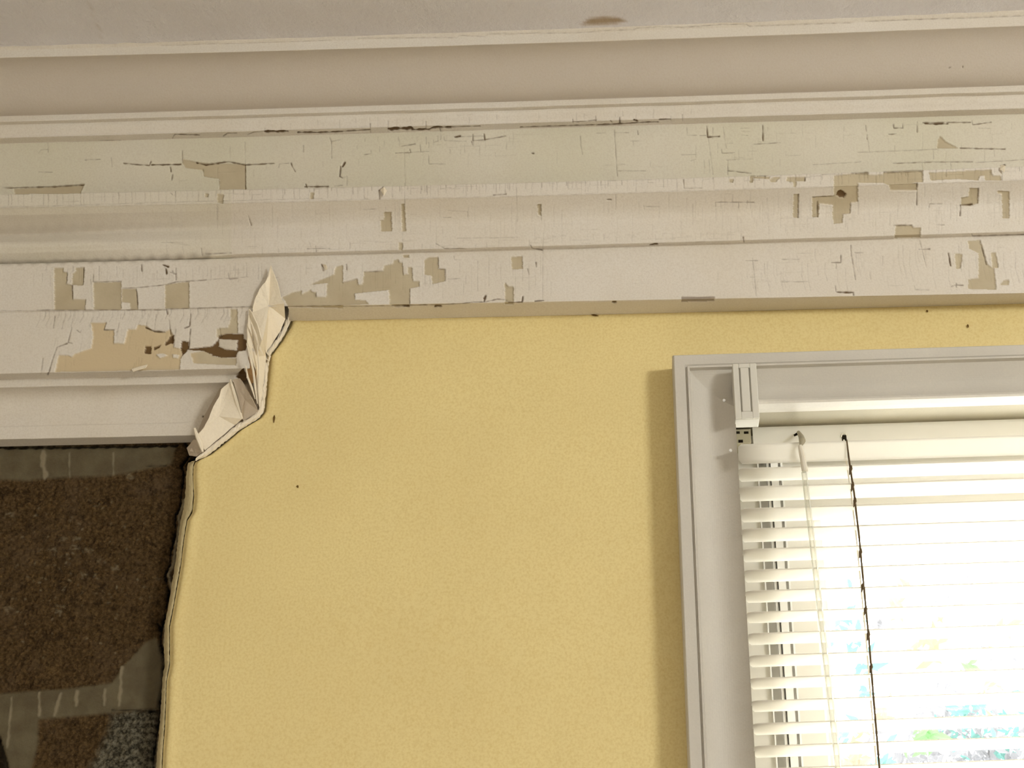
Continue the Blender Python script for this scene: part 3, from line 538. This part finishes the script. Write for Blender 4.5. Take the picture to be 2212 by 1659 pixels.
eo = lyp[13:30]; ei = [(408, 1000), (404, 1018), (402, 1060), (397, 1100), (391, 1125), (386, 1165), (380, 1215), (371, 1270), (363, 1320), (357, 1350), (355, 1400), (357, 1434), (352, 1469), (349, 1525), (346, 1568), (342, 1616), (338, 1665)]
tag(ribbon('plaster_edge', ei, [(x + 1, y) for x, y in eo], PW - .011, PW - .0045, M_edge, yellow, .0004), 'dull torn plaster edge beside the bare masonry')

# ------------------------------------------------------------------ bare masonry patch
gxp = np.arange(-60, 426, 2.0); gyp = np.arange(936, 1720, 2.0)
Xm = unproj(-560, 1300, PB)[0]; Xn = unproj(440, 1300, PB)[0]; Zm = unproj(200, 2100, PB)[2]; Zn = unproj(200, 930, PB)[2]
Xg, Zg = np.meshgrid(np.arange(Xm, Xn + .03, .0011), np.arange(Zm, Zn + .02, .0011))
P = np.stack([Xg, np.full(Xg.shape, -PB), Zg], -1); px, py = project(P)
OFY = 700
g2 = np.zeros(SH); pale = np.zeros(SH); cool = np.zeros(SH); dk = np.zeros(SH)
B0 = (0, 940 - OFY, 2.308)                       # masks of this patch are shifted up to fit the mask sheet
poly(g2, Zc(B0, [(-90,50),(880,55),(860,150),(740,170),(560,205),(330,212),(130,230),(0,225),(-90,230)]), .85)
poly(g2, Zc(B0, [(-90,1290),(0,1290),(300,1270),(560,1240),(620,1150),(720,1040),(780,1010),(830,1130),(800,1360),(530,1390),(190,1420),(190,1540),(150,1700),(20,1700),(0,1500),(-90,1500)]), .9)
poly(cool, Zc(B0, [(560,1390),(790,1360),(780,1700),(430,1700),(520,1520)]), .9)
poly(dk, Zc(B0, [(-90,1500),(0,1500),(45,1659),(20,1720),(-90,1720)]), .8)
for w, pts in ((30, [(215,85),(228,205)]), (7, [(350,90),(350,210)]), (7, [(568,90),(568,200)]), (14, [(200,1290),(200,1400)]), (16, [(305,1290),(275,1400)]), (20, [(385,1280),(385,1350)]), (14, [(525,1270),(525,1350)]), (18, [(610,1160),(598,1350)]), (12, [(60,1310),(40,1560)])):
    line(Zc(B0, pts), w / 2.3, .75, pale)
for bx, by, r in ((290, 880, 12), (300, 850, 9), (650, 205, 14), (380, 560, 14), (430, 580, 9), (260, 575, 12), (50, 400, 10), (570, 660, 12), (380, 520, 10), (480, 630, 8), (790, 720, 6), (40, 870, 9), (320, 520, 7)):
    for _ in range(5): line(Zc(B0, [(bx + rr.uniform(-30, 30), by + rr.uniform(-14, 14)), (bx + rr.uniform(-30, 30), by + rr.uniform(-14, 14))]), r / 2.3 * .4, .5, pale)
for _ in range(150):
    fx_, fy_ = rr.gauss(330, 230), rr.gauss(640, 260)
    if fy_ < 240 or fx_ > 800 or fy_ > 1230: continue
    line(Zc(B0, [(fx_, fy_), (fx_ + rr.uniform(-12, 12), fy_ + rr.uniform(-8, 8))]), rr.uniform(1.2, 3.5), rr.uniform(.25, .7), pale)
line(Zc(B0, [(-80,62),(300,62),(880,52)]), 7, .8, dk); line(Zc(B0, [(730,155),(880,150)]), 1.6, .8, dk); line(Zc(B0, [(560,1372),(790,1375)]), 3, .7, dk); line(Zc(B0, [(740,1380),(790,1375)]), 5, .9, dk)
crk = [(925,40),(950,95),(905,155),(915,200),(900,330),(875,400),(870,500),(850,580),(845,640),(820,700),(840,780),(825,880),(805,960),(800,1040),(820,1130),(815,1250),(795,1350),(785,1450),(770,1560),(760,1700)]
line(Zc(B0, crk), 5.5, 1, dk); line(Zc(B0, crk[:4]), 9, 1, dk); line(Zc(B0, [(785,940),(800,975)]), 9, 1, dk)  # near-black crack line: shade of the open gap painted in
line(Zc(B0, [(940,60),(990,110),(940,130),(930,170)]), 9, 1, dk)
line(Zc(B0, [(x + 22, y) for x, y in crk[4:]]), 8, .8, pale)
ps = py - OFY
at = dict(grey=sample(blur(g2, 3), px, ps), pale=sample(blur(pale, 1), px, ps), cool=sample(blur(cool, 9), px, ps), dirt_shade=sample(dk, px, ps))
hgtm = (.0022 * (noise2(Xg.shape, 5) - .5) + .0030 * (noise2(Xg.shape, 2.1) - .5) + .0014 * (RNG.random(Xg.shape) - .5)) * (1 - at['grey']) + .003 * (noise2(Xg.shape, 30) - .5) + .0012 * at['grey'] + .0008 * at['pale'] - .005 * blur(np.clip(at['dirt_shade'], 0, 1), 1)
P[..., 1] -= hgtm
kp = (P[:-1, :-1, 2] < Zn + .012)
mas = grid_mesh('masonry_patch', P, M_mason, kp, at)
tag(mas, 'dark brown bare masonry patch with grey adhesive smears, left of the yellow wall', 'bare wall')
# the solid wall behind everything
V, Fc = [], []
rc0, rc1 = fr(IN * .6, 0, IN * .6), fr(WW - IN * .6, 0, WH - IN * .6)
hx0, hx1, hz1, hz0 = rc0[0], rc1[0], rc0[2] + .01, rc1[2]
for c0, c1 in (((XL, -.012, 0), (hx0, .12, zc + .1)), ((hx1, -.012, 0), (XR, .12, zc + .1)), ((hx0, -.012, hz1), (hx1, .12, zc + .1)), ((hx0, -.012, 0), (hx1, .12, hz0))):
    box(V, Fc, c0, c1)
tag(mesh('wall_core', V, Fc, M_room), 'solid wall behind plaster and moulding', kind='structure').name = 'wall_back.001'
V, Fc = [], []; box(V, Fc, (XL, -3.6, -.02), (XR, .12, 0)); tag(mesh('floor', V, Fc, M_floor), kind='structure')
for nm, c0, c1 in (('wall_left', (XL - .1, -3.6, 0), (XL, .12, zc + .1)), ('wall_right', (XR, -3.6, 0), (XR + .1, .12, zc + .1)), ('wall_front', (XL - .1, -3.7, 0), (XR + .1, -3.6, zc + .1)), ('ceiling.001', (XL - .1, -3.7, zc + .03), (XR + .1, .12, zc + .1))):
    V, Fc = [], []; box(V, Fc, c0, c1); tag(mesh(nm, V, Fc, M_room), kind='structure')

# ------------------------------------------------------------------ torn plaster and paper at the broken moulding
def facet(name, pts, mat, parent, th=.0012, sub=2, jit=.00025):
    V = [unproj(x, y, p) for x, y, p in pts]
    m = bpy.data.meshes.new(name); bm = bmesh.new()
    vs = [bm.verts.new(v) for v in V]; cv = bm.verts.new(np.mean(V, axis=0) + np.array([0, -.0006, 0]))
    for i_ in range(len(vs)): bm.faces.new((vs[i_], vs[(i_ + 1) % len(vs)], cv))
    bmesh.ops.subdivide_edges(bm, edges=bm.edges[:], cuts=sub, use_grid_fill=True)
    for v in bm.verts: v.co += Vector((rr.uniform(-1, 1), rr.uniform(-1, 1), rr.uniform(-1, 1))) * jit
    bmesh.ops.recalc_face_normals(bm, faces=bm.faces)
    bm.to_mesh(m); bm.free(); m.materials.append(mat)
    o = bpy.data.objects.new(name, m); link(o)
    md = o.modifiers.new('thick', 'SOLIDIFY'); md.thickness = th; md.offset = 0
    if parent: o.parent = parent; o.matrix_parent_inverse = Matrix.Translation(-Vector(parent.location))
    return o
a_, b_ = p8 + .004, PW + .004
tf = empty('torn_plaster', tuple(unproj(580, 770, PW)))
tag(tf, 'tall pointed white torn plaster flap hanging over the broken moulding end', 'torn plaster')
facet('upper_flap', [(585,573,a_+.004),(591,590,a_+.004),(600,610,a_+.004),(606,640,a_+.002),(613,655,a_+.001),(616,688,b_+.014),(606,714,b_+.009),(588,742,b_+.003),(573,762,b_+.004),(566,735,a_),(556,704,a_-.002),(545,676,a_-.004),(549,652,a_),(560,625,a_+.004),(572,610,a_+.006),(579,596,a_+.005)], M_plaster, tf)
facet('lower_flap', [(538,667,a_-.001),(545,676,a_+.002),(556,700,a_+.003),(566,735,a_+.001),(574,768,b_+.006),(571,800,b_+.005),(566,850,b_+.004),(561,880,b_+.003),(553,862,b_+.002),(549,830,b_),(553,800,a_-.008),(543,772,a_-.006),(534,740,a_-.004),(534,705,a_-.002)], M_plaster, tf)
facet('wood_splinter', [(531,755,a_-.012),(538,768,a_-.010),(548,790,a_-.010),(553,806,a_-.010),(551,824,a_-.012),(540,830,a_-.016),(532,800,a_-.015)], M_woodraw, tf)
for q in ([(533,742),(540,770),(547,800),(551,835),(556,872)], [(531,790),(535,815),(544,838),(551,862)], [(556,745),(559,790),(559,840),(561,880)], [(540,690),(552,722),(562,755),(569,768)], [(584,577),(575,606),(562,623),(551,650),(546,668)], [(613,656),(621,660),(623,680),(622,700)]):
    V, Fc = [], []; n = len(q)
    tube(V, Fc, [unproj(x, y, PW + .006 + (p8 - PW) * max(0, min(1, (600 - x) / 60)) + .004) for x, y in q], [.0004] + [.0011 + .0003 * rr.random()] * (n - 2) + [.0004], 5)
    o = mesh('torn_ridge', V, Fc, M_plaster, tf)
V, Fc = [], []; tube(V, Fc, [unproj(x, y, PW + .007) for x, y in ((576, 762), (583, 770), (580, 780), (575, 776))], .0012, 6); mesh('plaster_crumb', V, Fc, M_plaster, tf)
t2 = empty('torn_plaster', tuple(unproj(470, 960, PW)))
tag(t2, 'low broken white plaster wedge between lower cove moulding and masonry', 'torn plaster')
c_ = left[-6][0]
pm = PW + .010
facet('broken_face', [(497,824,pm+.006),(505,845,pm+.005),(516,880,pm+.004),(523,905,pm+.002),(508,918,PW+.004),(474,946,PW+.004),(443,973,PW+.003),(432,960,PW+.006),(424,942,pm),(440,925,pm+.002),(452,902,pm+.003),(460,880,pm+.005),(473,858,pm+.006),(478,842,pm+.006)], M_plaster, t2)
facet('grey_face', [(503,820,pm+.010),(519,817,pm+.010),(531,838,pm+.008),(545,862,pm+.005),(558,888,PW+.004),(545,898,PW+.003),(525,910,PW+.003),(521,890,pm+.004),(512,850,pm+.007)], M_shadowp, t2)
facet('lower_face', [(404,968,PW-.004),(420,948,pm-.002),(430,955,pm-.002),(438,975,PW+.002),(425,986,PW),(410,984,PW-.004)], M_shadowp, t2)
for q, pq in (([(498,820),(504,840),(513,872),(523,905)], pm+.008), ([(420,925),(427,945),(434,962),(438,976)], pm+.003)):
    V, Fc = [], []; tube(V, Fc, [unproj(x, y, pq - .002 * i) for i, (x, y) in enumerate(q)], [.0012, .0022, .0024, .001], 6); mesh('torn_ridge', V, Fc, M_plaster, t2)
# a dark wooden block shows where the moulding broke away
V = [unproj(x, y, p) for p in (PW + .001, PW - .03) for x, y in ((500, 700), (575, 660), (585, 760), (566, 880), (520, 925), (450, 980), (410, 975), (440, 900), (480, 830))]
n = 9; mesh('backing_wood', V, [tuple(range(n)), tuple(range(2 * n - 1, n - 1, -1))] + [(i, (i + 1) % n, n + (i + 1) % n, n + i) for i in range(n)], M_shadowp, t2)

def flake(label, pts, p, mat=M_plaster):
    o = facet('paint_flake', [(x, y, p + d) for x, y, d in pts], mat, None, .0006, 1, .0002)
    return tag(o, label, 'paint flake', 'loose curled paint flakes')
pA = upper[-1][0]
ledge_p = max(p for p, z in upper if abs(project((unproj(XC, 410, .13)[0], -p, z))[1] - 410) < 18)
flake('tiny white diamond paint flake curled on the thin moulding band', [(822,410,.003),(829,404,.007),(836,412,.005),(830,423,.004)], ledge_p)
flake('loose white paint chip left of the tan bare patch on the moulding', [(697,571,.002),(705,572,.006),(708,582,.004),(701,584,.002)], pA + .001)
flake('slanted white paint chip lying at the foot of tan bare wood', [(284,797,.001),(318,788,.004),(315,795,.005),(288,803,.002)], p8 - .006)
flake('pale lifted paint chip at the far right of upper moulding band', [(2162,356,.001),(2172,358,.005),(2170,372,.004),(2160,366,.002)], ledge_p)

# ------------------------------------------------------------------ window casing
pxm = 760 / lenx / 1.085
cp = [(0, .0), (0, CAS - .006), (2, CAS - .001), (4, CAS), (24, CAS), (26, CAS - .0012), (28, CAS - .0012), (29, CAS + .0025), (33, CAS + .0025), (34, CAS - .004)]
for i in range(1, 17):
    t_ = i / 16; cp.append((34 + t_ * 66, CAS - .004 - .010 * math.sin(t_ * math.pi * .62) * 1.02 + .013 * max(0, t_ - .45) ** 1.6 * 1.5))
qe = cp[-1][1]
cp += [(101, qe + .003), (104, qe + .006), (109, qe + .0065), (113, qe + .005), (116, qe + .001), (118, qe - .002), (118, qe - .012)]
V, Fc = [], []; cor4 = ((0, 0), (1, 0), (1, 1), (0, 1))
wn = empty('window_1', fr(0, 0, 0)); tag(wn, 'white framed window with white slatted blind', kind='structure')
segn = 3
for ci, (sx, sy) in enumerate(cor4):
    for w, h in cp:
        d = w / pxm; V.append(fr(d if not sx else WW - d, h, d if not sy else WH - d))
n = len(cp)
def side_h(w, h):
    if w < 34.5: return h
    if h == cp[-1][1]: return 0.0
    t_ = (w - 34) / 84
    return CAS - .004 - .0115 * math.sin(math.pi * t_) ** .9 + .004 * t_
Vv, Ff = [], []
for ci in range(4):
    cj = (ci + 1) % 4; b = len(Vv)
    A_, B_ = V[ci * n:(ci + 1) * n], V[cj * n:(cj + 1) * n]
    if ci == 3:                                  # the left side has a plain hollow without the inner bead
        A_, B_ = ([(P_[0], -(PW + side_h(w, h)), P_[2]) for P_, (w, h) in zip(L_, cp)] for L_ in (A_, B_))
    rows = [A_, B_]
    if ci == 0:                                  # and runs out behind the bracket
        low = [(P_[0], -(PW + side_h(w, h)), P_[2]) for P_, (w, h) in zip(A_, cp)]
        rows = [low, [fr(.0800, h, w / pxm) for w, h in cp], B_]
    for R0, R1 in zip(rows[:-1], rows[1:]):
        b = len(Vv); Vv += list(R0) + list(R1)
        Ff += [(b + i, b + i + 1, b + n + i + 1, b + n + i) for i in range(n - 1)]
mesh('casing', Vv, Ff, M_white, wn, False)
# jamb lining
V, Fc = [], []; i0 = IN
DEPTH = -.10
for c0, c1 in (((i0 + .001, DEPTH, i0 - .016), (WW - i0 + .016, CAS - .010, i0)), ((i0 - .016, DEPTH, i0), (i0, .004, WH - i0)), ((WW - i0, DEPTH, i0), (WW - i0 + .016, CAS - .012, WH - i0)), ((i0 - .016, DEPTH, WH - i0), (WW - i0 + .016, CAS - .01, WH - i0 + .016))):
    box(V, Fc, c0, c1, fr)
mesh('jamb', V, Fc, M_jamb, wn)
# strips of the sash frame seen through the blind: photo x at y=1245 and depth
EM = np.linalg.inv(np.array([[ex[0], ez[0]], [ex[2], ez[2]]]))
def AB(px, py, q):
    P_ = unproj(px, py, PW + q) - O; return [float(v) for v in EM @ np.array([P_[0], P_[2]])]
def A_of(px, py, q):
    return AB(px, py, q)[0]
def B_of(px, py, q):
    return AB(px, py, q)[1]
zt = B_of(1765, 1127, -.075)
V, Fc = [], []; Vg, Fg = [], []
for x0, x1, q0, q1, g in ((1594, 1651, -.06, -.046, 1), (1651, 1654, -.06, -.040, 0), (1654, 1672, -.06, -.052, 1), (1672, 1677, -.06, -.038, 0), (1677, 1681, -.06, -.045, 1), (1681, 1697, -.06, -.034, 0), (1697, 1703, -.06, -.047, 1), (1703, 1707, -.07, -.040, 0), (1707, 1758, -.075, -.05, 1), (1758, 1763, -.09, -.062, 0), (1763, 1768, -.09, -.066, 1), (1768, 1783, -.09, -.068, 0)):
    box(Vg if g else V, Fg if g else Fc, (A_of(x0, 1245, q1), DEPTH, i0 - .004), (A_of(x1, 1245, q1), q1, WH - i0), fr)
xs0 = A_of(1783, 1245, -.07)
box(Vg, Fg, (A_of(1700, 1245, -.05), DEPTH, i0 - .004), (WW - i0, -.055, B_of(1765, 1116, -.055)), fr)
box(V, Fc, (A_of(1755, 1245, -.05), DEPTH, B_of(1765, 1108, -.055)), (WW - i0, -.07, zt), fr)
box(V, Fc, (WW - i0 - .06, DEPTH, i0), (WW - i0, -.05, WH - i0), fr); box(V, Fc, (i0, DEPTH, WH - i0 - .06), (WW - i0, -.05, WH - i0), fr)
mesh('sash', V, Fc, M_sash, wn); mesh('sash_stile', Vg, Fg, M_sashg, wn)
V, Fc = [], []; box(V, Fc, (xs0 - .01, -.092, zt - .01), (WW - i0 - .05, -.089, WH - i0 - .05), fr); mesh('pane', V, Fc, M_glass, wn)
# small bright screw heads on the casing
for x, y in ((1564, 866), (1578, 974)):
    V, Fc = [], []; c0 = unproj(x, y, PW + CAS + .002); tube(V, Fc, [c0, c0 + np.array([0, -.002, 0])], .0016, 8); mesh('screw_head', V, Fc, M_sash, wn)

# ------------------------------------------------------------------ bracket on the casing
br = empty('blind_bracket', fr(A_of(1611, 850, .06), CAS, B_of(1611, 850, .06)))
tag(br, 'grooved off white plastic bracket on the corner of window casing', 'bracket')
q1 = CAS + .016
a0, a1, b0, b1 = A_of(1585, 840, q1), A_of(1637, 840, q1), B_of(1610, 785, q1), B_of(1610, 903, q1)
V, Fc = [], []
g = (a1 - a0)
def bx(u0, u1, v0, v1, z0=q1 - .003, z1=q1): box(V, Fc, (a0 + u0 * g, z0, b0 + v0 * (b1 - b0)), (a0 + u1 * g, z1, b0 + v1 * (b1 - b0)), fr)
box(V, Fc, (a0, CAS - .010, b0), (a1, q1 - .003, b1), fr)
for u0, u1, v0, v1 in ((0, .25, 0, 1), (.31, .66, .08, .88), (.72, 1, 0, 1), (.25, .72, 0, .08), (.25, .72, .88, 1)): bx(u0, u1, v0, v1)
bevel(mesh('body', V, Fc, M_plastic, br), .0006, 1)

# ------------------------------------------------------------------ venetian blind
QB = -.035                                       # blind plane, relative to the yellow plaster
bl = empty('venetian_blind', fr(A_of(1900, 945, QB), QB, B_of(1900, 945, QB)))
tag(bl, 'white slatted venetian blind hanging half open in the window', 'window blind')
def Pq(px, py, q): return unproj(px, py, PW + q)
aL = A_of(1584, 960, QB + .02); AR = WW - i0 - .003
hb0, hb1 = B_of(1700, 921, QB + .022), B_of(1700, 972, QB + .022)
V, Fc = [], []
fx = lambda q: QB + q
box(V, Fc, (aL + .022, fx(.020), hb0), (AR, fx(.022), hb1), fr); box(V, Fc, (aL + .022, fx(-.004), hb0), (AR, fx(-.002), hb1), fr); box(V, Fc, (aL + .022, fx(-.004), hb1 - .0015), (AR, fx(.022), hb1), fr)
mesh('headrail', V, Fc, M_slat, bl)
V, Fc = [], []; ca0, ca1, cb0, cb1 = A_of(1580, 940, fx(.026)), A_of(1622, 940, fx(.026)), B_of(1600, 927, fx(.026)), B_of(1600, 957, fx(.026))
box(V, Fc, (ca0, fx(-.005), cb0), (ca1, fx(.026), cb1), fr); cl = bevel(mesh('end_bracket', V, Fc, M_clip, bl), .0006, 1); cl['label'] = 'grey metal end bracket with three dark holes'
for x, y, w, h in ((1593, 934.5, 5, 2.5), (1612, 934.5, 5, 2.5), (1600, 953, 5, 3)):
    V, Fc = [], []; box(V, Fc, (A_of(x - w, y, fx(.0262)), fx(.020), B_of(x, y - h, fx(.0262))), (A_of(x + w, y, fx(.0262)), fx(.0264), B_of(x, y + h, fx(.0262))), fr)
    o = mesh('slot', V, Fc, M_hole, cl); 
def slat_mesh(w_len, prof_pts):
    """slat along +x in the window's axes; local origin at its left end, room edge"""
    V, Fc = [], []; n = len(prof_pts); N = 24; c = .0035
    for i in range(N + 1):
        t_ = i / N; a = w_len * t_; ins = 0
        for j, (q, b) in enumerate(prof_pts):
            e = abs(j / (n - 1) - .5) * 2; off = c * (1 - math.sqrt(max(0, 1 - e ** 6))) if i == 0 else 0
            P_ = ex * (a + off) + ez * b; V.append((P_[0], -q, P_[2]))
    for i in range(N):
        for j in range(n - 1): k = i * n + j; Fc.append((k, k + 1, k + n + 1, k + n))
    return V, Fc
ST = [(957, 1000), (1009, 1038), (1049, 1081), (1096, 1126), (1140, 1169), (1184, 1212), (1229, 1256), (1274, 1300), (1320, 1344), (1366, 1391), (1414, 1439), (1463, 1487), (1512, 1536), (1561, 1586), (1610, 1635), (1659, 1684)]
for i in range(6): ST.append((ST[-1][0] + 50, ST[-1][1] + 50.5))
QF, QR_ = .050, .028                      # room edge and window edge of a slat
for i, (yt, yb) in enumerate(ST):
    if i == 0: top, bot = B_of(1680, yt, QF), B_of(1680, yb, QF - .003); qr = QF - .003
    else: top, bot = B_of(1680, yt, QF), B_of(1680, yb, QR_); qr = QR_
    pts = []
    for j in range(7):
        t_ = j / 6; pts.append((QF + (qr - QF) * t_ - (PW + 0) * 0, (bot - top) * t_ - .0016 * math.sin(math.pi * t_)))
    jit = rr.uniform(-.0008, .0008)
    V, Fc = slat_mesh(AR - aL, pts); base = np.array(fr(aL + jit, 0, top)); 
    tilt = rr.uniform(-.0007, .0007)
    V = [base + np.array([v[0], v[1], v[2] + tilt * (v[0])]) for v in V]
    V = [v + np.array([0, 0, 0]) for v in V]
    o = mesh('slat', V, Fc, M_slat, bl, True)
    md = o.modifiers.new('thick', 'SOLIDIFY'); md.thickness = .0005; md.offset = 0
# tilt wand with its hook and sleeve
wd = [Pq(1737, 1020, (.058)), Pq(1811, 1659, (.058)), Pq(1837, 1880, (.058))]
V, Fc = [], []; tube(V, Fc, wd, .0030, 6); mw_ = mesh('tilt_wand', V, Fc, M_wand, bl, False); mw_['label'] = 'clear plastic wand'
V, Fc = [], []; tube(V, Fc, [Pq(1728, 962, (.058)), Pq(1733, 985, (.058)), Pq(1739, 1018, (.058))], [.0022, .0030, .0033], 10); mesh('sleeve', V, Fc, M_cordw, mw_)
V, Fc = [], []; tube(V, Fc, [Pq(1725, 934, fx(.027)), Pq(1731, 944, .030), Pq(1733, 952, (.058)), Pq(1730, 962, (.058))], [.002, .0030, .0036, .0016], 10); mesh('hook', V, Fc, M_clip, mw_)
V, Fc = [], []; tube(V, Fc, [Pq(1715, 941, fx(.026)), Pq(1728, 934, fx(.028))], [.0012, .0018], 8); mesh('hook_pin', V, Fc, M_hole, mw_)
# soiled ladder cord and its stub
L = [(1829, 950), (1833, 985), (1838, 1020), (1845, 1065), (1850, 1110), (1856, 1160), (1861, 1215), (1866, 1265), (1871, 1320), (1877, 1380), (1882, 1445), (1888, 1520), (1894, 1590), (1900, 1662), (1918, 1850)]
V, Fc = [], []
tube(V, Fc, [Pq(x, y, (.0515)) for x, y in L], [.0007] + [.0010] * (len(L) - 1), 6); lc = mesh('ladder_cord', V, Fc, M_cord, bl); lc['label'] = 'dark soiled ladder cord'
V, Fc = [], []
tube(V, Fc, [Pq(x - 6, y, .039) for x, y in L], .0009, 6); mesh('ladder_cord', V, Fc, M_cordw, bl)
for x, y in ((1838, 1012), (1842, 1048), (1847, 1082), (1859, 1192), (1864, 1265), (1870, 1315), (1876, 1370), (1882, 1440)):
    V, Fc = [], []; tube(V, Fc, [Pq(x + 1, y - 7, (.052)), Pq(x, y, (.053)), Pq(x - 3, y + 14, (.052))], [.0006, .0019, .0004], 6); mesh('cord_knot', V, Fc, M_cord, lc)
V, Fc = [], []; box(V, Fc, (A_of(1818, 940, fx(.0225)), fx(.021), B_of(1822, 940, fx(.0225))), (A_of(1828, 940, fx(.0225)), fx(.0228), B_of(1822, 953, fx(.0225))), fr); mesh('cord_slot', V, Fc, M_hole, bl)
V, Fc = [], []; tube(V, Fc, [Pq(1817, 944, fx(.023)), Pq(1819, 937, fx(.024)), Pq(1826, 935, fx(.024)), Pq(1830, 941, fx(.023))], .0007, 6); mesh('cord_loop', V, Fc, M_cordw, bl)

# ------------------------------------------------------------------ garden outside
def mk_leaf(name, col):
    t = NT(name, .6); t.color(t.mix(t.ramp(t.noise(3), .4, .6), col, tuple(x * .75 for x in col)))
    tr = t.n.new('ShaderNodeBsdfTranslucent'); tr.inputs[0].default_value = (*col, 1); mx = t.n.new('ShaderNodeMixShader'); mx.inputs[0].default_value = .3
    t.l.new(t.b.outputs[0], mx.inputs[1]); t.l.new(tr.outputs[0], mx.inputs[2]); t.l.new(mx.outputs[0], t.n['Material Output'].inputs[0]); return t.m
LM = [mk_leaf('leaf_' + n, c) for n, c in (('green', (.11, .25, .09)), ('teal', (.09, .20, .18)), ('grey', (.14, .14, .15)), ('gold', (.30, .25, .10)), ('rust', (.24, .17, .12)))]
M_bark = mk_paint('bark', lin(120, 105, 90), .3, .8)
def tree(label, cx, cy, spots, lmats, n, size, seed):
    """spots: photo x, y, spread in px for the leaf clusters at depth cy"""
    r = random.Random(seed); t_ = empty('tree', (cx, cy, 0)); tag(t_, label, 'tree', 'garden trees beyond the window')
    mats = {}
    for (sx, sy, sp, cnt, mi) in spots:
        V, Fc = mats.setdefault(mi, ([], []))
        c0 = unproj(sx, sy, -cy)
        sc = (cy + 1.55) / F * sp
        for _ in range(cnt):
            c1 = c0 + np.array([r.gauss(0, 1) * sc, r.gauss(0, .12), r.gauss(0, .75) * sc]); s_ = size * r.uniform(.5, 1.3)
            d = np.array([r.uniform(-1, 1), r.uniform(-.4, .4), r.uniform(-.8, .8)]); d /= np.linalg.norm(d); w = np.cross(d, [r.uniform(-.3, .3), 1, r.uniform(-.3, .3)]); w /= np.linalg.norm(w)
            b = len(V); nn = np.cross(d, w) * s_ * .12
            V += [c1 - d * s_, c1 - w * s_ * .32 - d * s_ * .1 + nn, c1 + d * s_, c1 + w * s_ * .32 - d * s_ * .1 + nn, c1]
            Fc += [(b, b + 1, b + 4), (b + 1, b + 2, b + 4), (b + 2, b + 3, b + 4), (b + 3, b, b + 4)]
    for mi, (V, Fc) in mats.items(): mesh('foliage', V, Fc, LM[mi], t_)
    V, Fc = [], []; tube(V, Fc, [np.array([cx, cy, 0]), np.array([cx + .03, cy, 1.2]), np.array([cx - .02, cy, 2.2])], [.09, .07, .03], 8); tk = mesh('trunk', V, Fc, M_bark, t_)
    return t_
dn = [(2180,1600,35,60,1),(2100,1600,45,50,2),(2000,1650,40,60,2),(2130,1640,40,60,2),(2190,1650,30,60,2),(2060,1560,30,30,1),(2010,1545,22,24,2),(2110,1545,24,30,1),(2195,1560,14,10,1),(2160,1495,18,10,4),(2080,1490,25,10,2),(2120,1400,30,16,2),(2190,1400,16,8,2),(2050,1265,22,8,2),(2090,1258,14,8,2),(2030,1680,60,60,2),(2150,1700,50,80,1)]
tree('dense grey green tree seen at the lower right through the blind', *(lambda q: (float(q[0]), 4.2))(unproj(2120, 1500, -4.2)), dn, None, 0, .030, 3)
gd = [(2080,1455,12,7,0),(2000,1598,10,14,0),(1985,1595,9,8,0),(1990,1400,9,8,3),(2010,1350,6,4,3),(2175,1352,8,5,3),(2015,1405,8,6,3),(1935,1308,10,14,4),(1905,1545,7,6,4),(1840,1650,14,30,4),(1890,1450,5,4,1),(1890,1355,6,8,2)]
tree('sparse tree with bright green and gold leaves seen mid blind', *(lambda q: (float(q[0]), 3.2))(unproj(1990, 1450, -3.2)), gd, None, 0, .034, 4)
tl = [(1822,1353,7,9,1),(1843,1400,8,8,1),(1850,1452,6,6,1),(1870,1495,8,6,1),(1825,1595,10,10,1),(1912,1645,10,16,1),(1848,1598,6,6,3),(1885,1587,5,5,2),(1825,1310,7,4,1)]
tree('slender tree with teal leaves seen left of the soiled cord', *(lambda q: (float(q[0]), 2.6))(unproj(1850, 1450, -2.6)), tl, None, 0, .026, 6)
